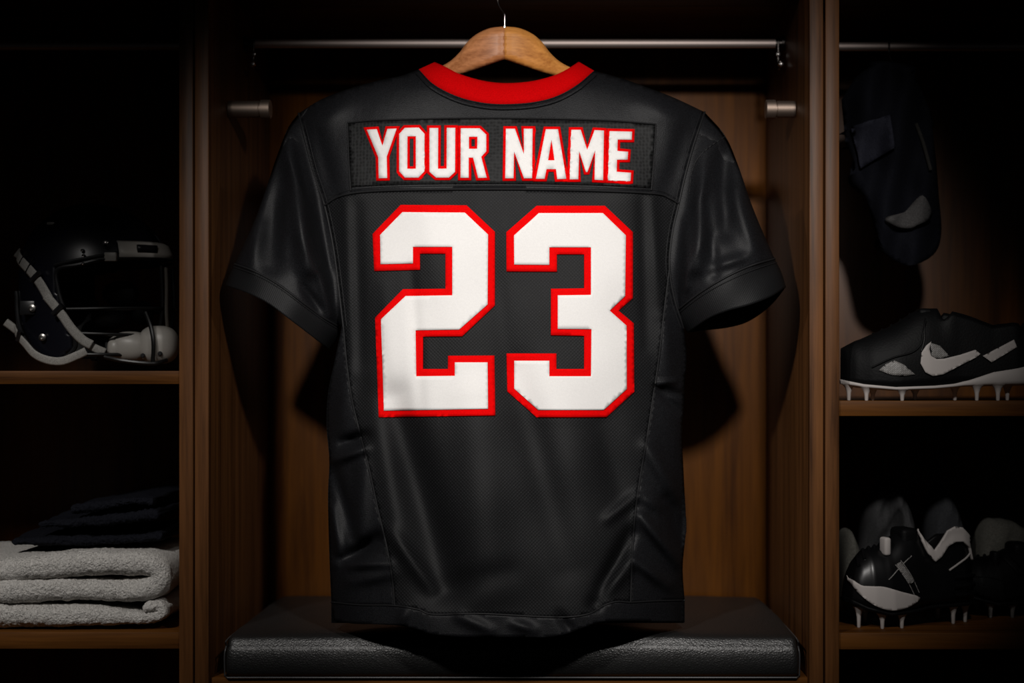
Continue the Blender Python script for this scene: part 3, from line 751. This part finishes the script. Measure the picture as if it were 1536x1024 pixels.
    for (x0, y0, x1, y1) in ((50, 393, 58, 385), (64, 409, 73, 398)):
        MB().tube([side(x0-3, y0+6, .009), side(x1+3, y1-4, .009)], .0012, 6).build('strap_loop', bk, t_)
    MB().tube([side(74, 427, .010), side(89, 415, .010)], .004, 8).build('buckle', bk, t_)
    MB().tube([side(112, 478, .012), side(127, 464, .012)], .0042, 8).build('buckle', bk, t_)
    ribbon('lower_strap', [(14, 487), (26, 496), (42, 509), (58, 521), (76, 537), (98, 546), (122, 548), (145, 540), (160, 533)], 12, wv, .008)
    MB().tube([side(44, 516, .012), side(50, 502, .012)], .004, 8).build('buckle', bk, t_)
    # snaps and vent screws
    for (px, py, r) in ((90, 512, .006), (72, 468, .0065), (154, 382, .0028), (156, 390, .0028), (156, 402, .0026)):
        p = side(px, py, .002); MB().lathe([(r, 0), (r*.9, -.003), (r*.45, -.004), (r*.4, -.0025)], p, 'y', 18).build('snap', M['chrome'] if r < .004 else mat('snap_metal', (.4, .38, .36), .35, 1), t_)
    p = side(66, 467, .003); MB().box(p[0]-.014, p[0]+.010, p[1]-.003, p[1]+.003, p[2]-.011, p[2]+.011, .002).build('snap_plate', bk, t_)
    p = side(94, 338, .001); MB().box(p[0]-.006, p[0]+.006, p[1]-.0015, p[1]+.004, p[2]-.002, p[2]+.0025, .001).build('vent_tab', wp, t_)
    # white front bumper above the brow, wraps round the forehead
    V = []; F = []; nb = 26
    for i in range(nb):
        ph = R(-58)+R(116)*i/(nb-1)
        for k, zz in enumerate((.046, .043, .028, .020, .019)):
            rr = (1.0+[.01, .055, .065, .055, .01][k])*math.sqrt(max(.1, 1-(zz/h)**2))
            V.append((C0[0]+a*rr*math.cos(ph), C0[1]+b*rr*math.sin(ph), C0[2]+zz+.004*math.cos(ph)))
    for i in range(nb-1):
        for k in range(4): F.append((i*5+k, i*5+k+1, (i+1)*5+k+1, (i+1)*5+k))
    bpm = fixn(mk('front_bumper', V, F, mat('bumper_plastic', (.60, .57, .52), .4), t_)); solidify(bpm, .003, -1)
    for (px, dz) in ((198, 0), ):
        V = []; F = []
        for i in range(8):
            ph = R(-42)+R(20)*i/7
            for zz in (.0395, .0275): V.append((C0[0]+a*1.0*math.cos(ph), C0[1]+b*1.0*math.sin(ph)-.004, C0[2]+zz+.004*math.cos(ph)))
        for i in range(7): F.append((2*i, 2*i+1, 2*i+3, 2*i+2))
        solidify(mk('bumper_panel', V, F, bk, bpm), .004)
    p = side(188, 371, .012); MB().lathe([(.0045, 0), (.0045, -.003), (.002, -.0045)], p, 'y', 16).build('screw', M['chrome'], t_)
    p = side(195, 392, .006); MB().box(p[0]-.010, p[0]+.009, p[1]-.004, p[1]+.004, p[2]-.006, p[2]+.008, .002).build('mask_clip', wp, t_)
    # face mask: dark bars bowed round the front
    bars = mat('mask_bar', (.006, .006, .006), .35, spec=.4)
    def bar(py, fwd, px_side, r=.0028, z1=None):
        z = C0[2]+(412-py)*s; xs = C0[0]+(px_side-142)*s; pts = []
        for k in np.linspace(-1, 1, 25):
            yy = b*.98*math.sin(k*PI/2); xx = xs+(C0[0]+fwd-xs)*math.cos(k*PI/2)**.8
            pts.append((xx, C0[1]+yy, z+(0 if z1 is None else z1*math.cos(k*PI/2))))
        MB().tube(pts, r, 8).build('mask_bar', bars, t_)
    bar(470, .126, 128, z1=.004); bar(506, .122, 135, z1=-.004); bar(538, .108, 140, z1=.0); bar(396, .124, 150, .0026, z1=.006)
    for dy in (-.034, .034):
        pts = [(C0[0]+a*1.04-abs(dy)*.25, C0[1]+dy, C0[2]+(412-400)*s), (C0[0]+.124-abs(dy)*.2, C0[1]+dy, C0[2]+(412-470)*s), (C0[0]+.112-abs(dy)*.2, C0[1]+dy, C0[2]+(412-536)*s)]
        MB().tube(cr(pts, 8), .0028, 8).build('mask_bar', bars, t_)
    x, y, z = P(228, 0, .055)[0], .060, 0
    MB().tube(cr([P(218, 468, .062), P(226, 490, .058), P(230, 515, .056), P(229, 545, .058)], 6), .0032, 8).build('mask_bar', bars, t_)
    MB().tube(cr([P(157, 535, .055), P(185, 541, .050), P(229, 545, .055), P(250, 540, .075)], 6), .0032, 8).build('mask_bar', bars, t_)
    # pale visor edge strip at the far front of the mask
    MB().tube(cr([P(249, 402, .10), P(250, 430, .095), P(250, 470, .095), P(252, 500, .10)], 6), .0055, 8, sq=(.5, 1.0)).build('visor_edge', mat('smoke_visor_edge', (.12, .11, .095), .4), t_)
    # moulded chin cup, two lobes
    V = []; F = []; cpos = [(178, 523, .014, .020), (196, 520, .030, .024), (238, 517, .030, .030)]
    cup = MB()
    for (px, py, rx, rz) in cpos:
        cx, cy, cz = P(px, py, .095); V = []; F = []
        for i in range(17):
            th = PI*i/16
            for j in range(28):
                ph = 2*PI*j/28; sx = math.sin(th)
                V.append((cx+rx*math.copysign(abs(sx*math.cos(ph))**.75, math.cos(ph)), cy+.030*math.copysign(abs(sx*math.sin(ph))**.75, math.sin(ph)), cz+rz*math.copysign(abs(math.cos(th))**.8, math.cos(th))))
        for i in range(16):
            for j in range(28): F.append((i*28+j, i*28+(j+1) % 28, (i+1)*28+(j+1) % 28, (i+1)*28+j))
        cup.add(V, F)
    cu = cup.build('chin_cup', wp, t_)
    for (px, py) in ((214, 533), (240, 530)):
        p = P(px, py, .066); MB().lathe([(.0032, .003), (.0036, 0), (.0025, -.0015)], p, 'y', 14).build('cup_vent', bk, cu)
    ribbon('chin_strap', [(158, 520), (170, 528), (185, 535)], 12, wv, .004)
helmet()

# ------------------------------------------------------------------ cleats
blk = mat('black_upper', (.0032, .0032, .0036), .55, spec=.14); whi = mat('white_sole', (.50, .46, .44), .5, spec=.2)
m = blk; v = coords(m); vo = N(m, 'ShaderNodeTexVoronoi', Scale=300.0); L(m, v, vo.inputs['Vector']); bump(m, vo.outputs['Distance'], .25, .0006)
glossb = mat('black_gloss_heel', (.004, .004, .0045), .3, spec=.5)
net = mat('silver_mesh', (.30, .29, .28), .5)
v = coords(net, (1, 1, 1), (0, R(40), 0)); ck = N(net, 'ShaderNodeTexBrick', Scale=110.0); ck.inputs['Color1'].default_value = (.30, .29, .28, 1); ck.inputs['Color2'].default_value = (.20, .19, .18, 1); ck.inputs['Mortar'].default_value = (.02, .02, .02, 1)
sp = N(net, 'ShaderNodeSeparateXYZ'); cb = N(net, 'ShaderNodeCombineXYZ'); L(net, v, sp.inputs[0]); L(net, sp.outputs['X'], cb.inputs['X']); L(net, sp.outputs['Z'], cb.inputs['Y']); L(net, cb.outputs[0], ck.inputs['Vector'])
L(net, ck.outputs['Color'], net.node_tree.nodes['Principled BSDF'].inputs['Base Color'])
class Shoe:
    NE = 2.3
    def __init__(s, name, label, loc, rotz, Lg, top, flip, group=None):
        """local frame: toe at x=0, heel at x=Lg, camera side is -y, ground at z=0"""
        s.L = Lg; s.top = np.array(top, float); s.t = thing(name, label, 'shoe', loc, rotz, group)
        xs = [0, .02, .06, .14, .27, .42, .58, .75, .88, .96, 1.0]
        ws = [.05, .36, .62, .88, 1.0, .92, .74, .70, .68, .52, .08]
        s.w = lambda u: np.interp(u, xs, ws)*.046
        s.zs = lambda u: .017+np.interp(u, [0, .1, .25, .45, .6, 1], [.010, .004, 0, .002, .006, .008])
        s.h = lambda u: np.interp(u, s.top[:, 0], s.top[:, 1])
    col = (.50, .93)
    def arc(s, u, a):
        """cross-section of the upper at station u: (fraction of half width, fraction of height)"""
        ca, sa = math.cos(a), max(math.sin(a), 0); c = max(0, min((u-s.col[0])/.05, (s.col[1]-u)/.04, 1))
        z = sa**(2/s.NE)*(1+.23*c*min(1, sa/.785)**2)
        return math.copysign(abs(ca)**(2/s.NE), ca), z, c, ca
    def side(s, u, z, out=.0008, sg=-1):
        h = float(s.h(u))-.004; q = max((z-float(s.zs(u))-.004)/max(h, .005), 0); c = max(0, min((u-s.col[0])/.05, (s.col[1]-u)/.04, 1))
        lo, hi = 0.0, (math.acos(.62) if c > .5 else PI/2)
        for _ in range(18):
            m_ = (lo+hi)/2
            if s.arc(u, m_)[1] < q: lo = m_
            else: hi = m_
        return (u*s.L, sg*(float(s.w(u))*s.arc(u, lo)[0]+out), z)
    def upper(s, mat_, collar=(.50, .93)):
        s.col = collar; V = []; F = []; nx, n = 80, 41
        us = .5-.5*np.cos(np.linspace(0, PI, nx))
        for u in us:
            h = float(s.h(u))-.004; zs = float(s.zs(u))+.004; w = float(s.w(u))
            for j in range(n):
                fy, fz, c, ca = s.arc(u, PI*j/(n-1)); y = w*fy; z = h*fz
                # the foot opening sinks inside the collar
                if c > 0 and abs(ca) < .62:
                    q = 1-abs(ca)/.62; z -= c*(h*.72)*min(1, q*3)
                V.append((u*s.L, y, zs+z))
        for i in range(nx-1):
            for j in range(n-1): F.append((i*n+j, i*n+j+1, (i+1)*n+j+1, (i+1)*n+j))
        for i in range(nx-1): F.append((i*n, (i+1)*n, (i+1)*n+n-1, i*n+n-1))
        return fixn(mk('upper', V, F, mat_, s.t, local=True))
    def sole(s, mat_, z_extra=lambda u: 0, th=.006):
        V = []; F = []; nx, n = 70, 24; us = .5-.5*np.cos(np.linspace(0, PI, nx))
        for u in us:
            w = float(s.w(u))+.0025; zt = float(s.zs(u))+.005+z_extra(u); zb = float(s.zs(u))-th*.35
            for j in range(n):
                a = 2*PI*j/n; ca, sa = math.cos(a), math.sin(a)
                V.append((u*s.L*1.006-.0008, w*math.copysign(abs(ca)**.4, ca), (zt+zb)/2+(zt-zb)/2*math.copysign(abs(sa)**.6, sa)))
        for i in range(nx-1):
            for j in range(n): F.append((i*n+j, i*n+(j+1) % n, (i+1)*n+(j+1) % n, (i+1)*n+j))
        F.append(tuple(range(n))); F.append(tuple((nx-1)*n+j for j in range(n))[::-1])
        return fixn(mk('sole_plate', V, F, mat_, s.t, local=True))
    def studs(s, lst, mat_):
        for (u, v_) in lst:
            z1 = float(s.zs(u))-.0005; y = v_*float(s.w(u))
            MB().lathe([(.0022, .0), (.0028, .001), (.0034, z1*.5), (.0060, z1*.82), (.010, z1)], (u*s.L, y, 0), 'z', 14).build('stud', mat_, s.t, local=True)
    def patch(s, name, pts, mat_, out=.0012, th=.0012, hgt=.003, parent=None, curve=0):
        """a flat shape (u, z) laid on the camera side"""
        L_ = np.array([(u*s.L, z) for u, z in (cr(list(pts)+[pts[0]], curve)[:-1] if curve else pts)])*1000
        vo, fo = fill([L_], hgt*1000); V = [s.side(x/1000/s.L, z/1000, out) for x, z in vo]
        o = fixn(mk(name, V, [tuple(map(int, f)) for f in fo], mat_, parent or s.t, local=True)); solidify(o, th, 0); return o
    def line(s, name, pts, r, mat_, out=.001):
        return MB().tube([s.side(u, z, out) for u, z in cr(pts, 6)], r, 8).build(name, mat_, s.t, local=True)
# upper shelf shoe
YS = .055; base = P(1261, 600, YS-.0)
zsf = P(0, 601, .006)[2]
Ls = .300
def U(px): return ((px-PX)*(D+YS-.04)/2200-P(1261, 0, YS)[0])/Ls
def ZZ(py): return H+(PY-py)*(D+YS-.04)/2200-zsf
top = [(0, .010), (U(1268), ZZ(532)-.017), (U(1290), ZZ(516)-.017), (U(1320), ZZ(500)-.017), (U(1350), ZZ(485)-.017), (U(1380), ZZ(467)-.017), (U(1395), ZZ(462)-.017), (U(1430), ZZ(463)-.019), (U(1462), ZZ(473)-.02), (U(1495), ZZ(487)-.02), (U(1525), ZZ(483)-.02), (.97, .092), (1, .05)]
sh = Shoe('football_cleat', 'black and white low cleat with a white curved check mark, seen side on', (P(1261, 0, YS)[0], YS, zsf), 0, Ls, top, 1, None)
sh.upper(blk)
sh.sole(whi, lambda u: np.interp(u, [0, .55, .62, .75, 1], [0, 0, .004, .018, .030])); 
sh.studs([(U(1279), -.5), (U(1302), -.8), (U(1316), -.2), (U(1353), -.9), (U(1381), -.1), (U(1442), -.1), (U(1469), -.8), (U(1501), -.8), (U(1522), -.1)], whi)
q = lambda *p: [(U(1240+x/4.875), ZZ(430+y/4.875)) for x, y in p]
sh.patch('side_logo', q((680, 560), (690, 480), (725, 430), (765, 400), (748, 455), (760, 505), (800, 528), (860, 525), (980, 497), (1095, 460), (1132, 490), (1100, 515), (980, 575), (850, 640), (770, 652), (715, 625)), whi, .0030, .0014)
sh.patch('heel_stripe', q((1150, 505), (1215, 552), (1405, 440), (1385, 385)), whi, .0026, .0014)
sh.patch('toe_mesh', q((380, 610), (430, 565), (490, 538), (560, 570), (640, 640), (560, 652), (470, 645)), net, .0016, .001)
sh.patch('quarter_mesh', q((765, 500), (760, 410), (830, 430), (900, 505), (840, 522), (790, 520)), net, .0016, .001)
sh.line('overlay_edge', q((330, 590), (480, 520), (620, 480), (690, 420), (710, 340), (740, 250)), .0016, blk, .001)
sh.line('stitching', q((690, 470), (712, 400), (722, 300), (735, 230)), .0012, glossb, .003)
for k in range(5):
    u0 = U(1318+k*14); zz = float(sh.h(u0))+.016
    MB().tube([(u0*Ls-.004, -.016, zz-.006), (u0*Ls, 0, zz+.002), (u0*Ls+.004, .016, zz-.006)], .0022, 8).build('lace', blk, sh.t, local=True)
MB().box(U(1384)*Ls, U(1384)*Ls+.022, -.016, .016, .05, float(sh.h(U(1395)))+.018, .006, 4).build('tongue', blk, sh.t, local=True)

# lower shelf pair
zsf2 = P(0, 949, .006)[2]
def low_shoe(label, px, Y, rot, Lg, sc, white=True):
    top = [(0, .030), (.04, .070), (.09, .095), (.15, .112), (.22, .120), (.30, .126), (.38, .138), (.48, .146), (.56, .138), (.63, .112), (.70, .122), (.78, .134), (.86, .134), (.93, .122), (.98, .09), (1, .06)]
    top = [(u, (h-.024)*sc) for u, h in top]
    x = P(px, 0, Y)[0]; s = Shoe('football_cleat', label, (x, Y, zsf2), rot, Lg, top, 1, 'pair of cleats on the lower right shelf')
    z0 = s.zs; s.zs = lambda u: z0(u)+.006+np.interp(u, [0, .1, .25, 1], [.010, .005, .0, 0])
    s.upper(glossb if white else blk, (.58, .95)); s.sole(blk, th=.010)
    s.studs([(.09, -.3), (.22, -.7), (.36, -.8), (.80, -.7), (.92, -.5), (.24, .7), (.80, .7)], whi if white else net)
    m_ = whi if white else blk
    s.patch('toe_guard', [(.012, .080), (.06, .068), (.12, .067), (.20, .066), (.32, .058), (.48, .047), (.41, .036), (.32, .031), (.22, .031), (.12, .040), (.04, .058)], m_, .0035, .002, curve=3)
    s.patch('collar_trim', [(.565, .148), (.585, .130), (.63, .116), (.68, .128), (.74, .146), (.80, .152), (.86, .150), (.92, .138), (.985, .112), (.985, .100), (.95, .098), (.92, .118), (.86, .128), (.80, .128), (.74, .122), (.68, .106), (.63, .099), (.58, .112), (.55, .132)], whi if white else blk, .0055, .004)
    s.patch('midfoot_mesh', [(.30, .098), (.345, .102), (.44, .072), (.39, .068)], net if white else blk, .003, .001)
    if white:
        s.line('stitching', [(.24, .076), (.36, .098), (.44, .110)], .0009, net, .002)
        s.line('stitching', [(.48, .054), (.42, .080), (.35, .104)], .0007, net, .002)
        s.line('stitching', [(.44, .050), (.38, .074), (.31, .098)], .0007, net, .002)
        s.line('accent_line', [(.74, .085), (.83, .096), (.93, .108)], .0016, whi, .003)
    for k in range(5):
        u0 = .10+k*.045; zz = float(s.zs(u0)+s.h(u0))
        MB().tube([(u0*Lg-.006, -.017, zz-.010), (u0*Lg, 0, zz+.002), (u0*Lg+.004, .017, zz-.009)], .0028, 8).build('lace', glossb, s.t, local=True)
    zt = float(s.zs(.45)+s.h(.45))
    MB().box(.40*Lg, .40*Lg+.030, -.022, .022, .06, zt+.006, .008, 4).build('tongue', blk, s.t, local=True)
    MB().box(.245*Lg, .245*Lg+.011, -.030, -.010, zt-.034, zt-.006, .004, 3).build('tongue_tab', m_, s.t, local=True)
    for zz in (.046, .060, .074):
        MB().tube([s.side(u, zz, .001) for u in np.linspace(.78, .97, 10)], .0045, 8).build('heel_rib', glossb, s.t, local=True)
    return s
low_shoe('black cleat with white toe guard and white collar, front one of the pair', 1266, .058, R(17), .222, 1.0)
low_shoe('black cleat standing behind and to the right of its mate', 1425, .166, R(8), .25, .72, False)

# cloth behind the lower shoes
heap('grey_towel', 'pale grey cloth bunched against the upright left of the cleats', 'towel', 1262, 1300, 770, 949, .155, .30, M['greycloth2'], 2, [(1262, 780), (1280, 792), (1300, 830)], 5)
heap('dark_jacket', 'charcoal jacket slumped behind the front cleat of the pair', 'jacket', 1288, 1386, 705, 949, .235, .335, M['greycloth'], 11, [(1288, 770), (1298, 728), (1325, 708), (1345, 714), (1365, 742), (1386, 790)], 9, .026)
heap('dark_jacket', 'narrow dark charcoal jacket behind the cleats, between the charcoal jacket and the grey green cloth', 'jacket', 1389, 1458, 712, 949, .235, .335, M['greycloth3'], 17, [(1389, 726), (1398, 712), (1412, 716), (1436, 752), (1458, 812)], 8, .022)
heap('grey_towel', 'grey green cloth heaped at the far right behind the cleats', 'towel', 1461, 1610, 745, 949, .235, .335, M['greycloth2'], 23, [(1461, 758), (1468, 746), (1490, 752), (1525, 775), (1560, 800), (1610, 860)], 4, .022)

# ------------------------------------------------------------------ garment hanging in the right locker
def hanging():
    Y0 = .16; zr = P(0, 70, .25)[2]
    t_ = thing('hanging_garment', 'dark navy garment with grey cuff hanging from the right locker rod', 'clothes', P(1340, 400, .22))
    outl = cr([(1262, 150), (1290, 110), (1330, 95), (1365, 110), (1392, 160), (1402, 220), (1408, 290), (1412, 350), (1400, 382), (1365, 398), (1335, 385), (1315, 350), (1300, 300), (1285, 250), (1268, 215)], 6)
    Yf = lambda x, y: Y0+.05*((x-1340)/75)**2*.8-.010*np.sin(x*.11+y*.02)-.008*np.sin(x*.05-y*.045)
    o = sheet('garment_body', [loop(outl)], 6, M['navy'], t_, 0, 0, Yf); solidify(o, .03, -1)
    o = sheet('pocket_flap', [np.array([(1276, 190), (1335, 172), (1340, 222), (1292, 252)], float)], 6, fabric('navy_light', (.022, .023, .034), .8, 500.0, 0, .4, .1), t_, .012, .004, Yf)
    o = sheet('grey_cuff', [loop(cr([(1357, 318), (1384, 293), (1398, 325), (1370, 338), (1350, 340), (1338, 333), (1340, 324), (1357, 318)], 5))], 5, fabric('pale_grey', (.075, .072, .072), .85, 500.0, 0, .4, .1), t_, .020, .012, Yf)
    MB().tube([P(x, y, float(Yf(x, y))-.006) for x, y in cr([(1374, 185), (1385, 215), (1396, 255)], 6)], [.003]*13, 8).build('edge_piping', fabric('grey_pipe', (.035, .033, .03), .8, 500.0, 0, .4, .1), t_)
    x, Y, z = P(1332, 0, .25)[0], .25, zr
    pts = [(x, Y+.009*math.cos(a), z+.009*math.sin(a)) for a in np.linspace(-.4, PI, 10)]+[(x, Y-.012, z-.02), (x, Y0+.02, P(0, 104, Y0)[2])]
    MB().tube(cr(pts, 4), .0015, 8).build('hanging_loop', M['darkmetal'], t_)
hanging()
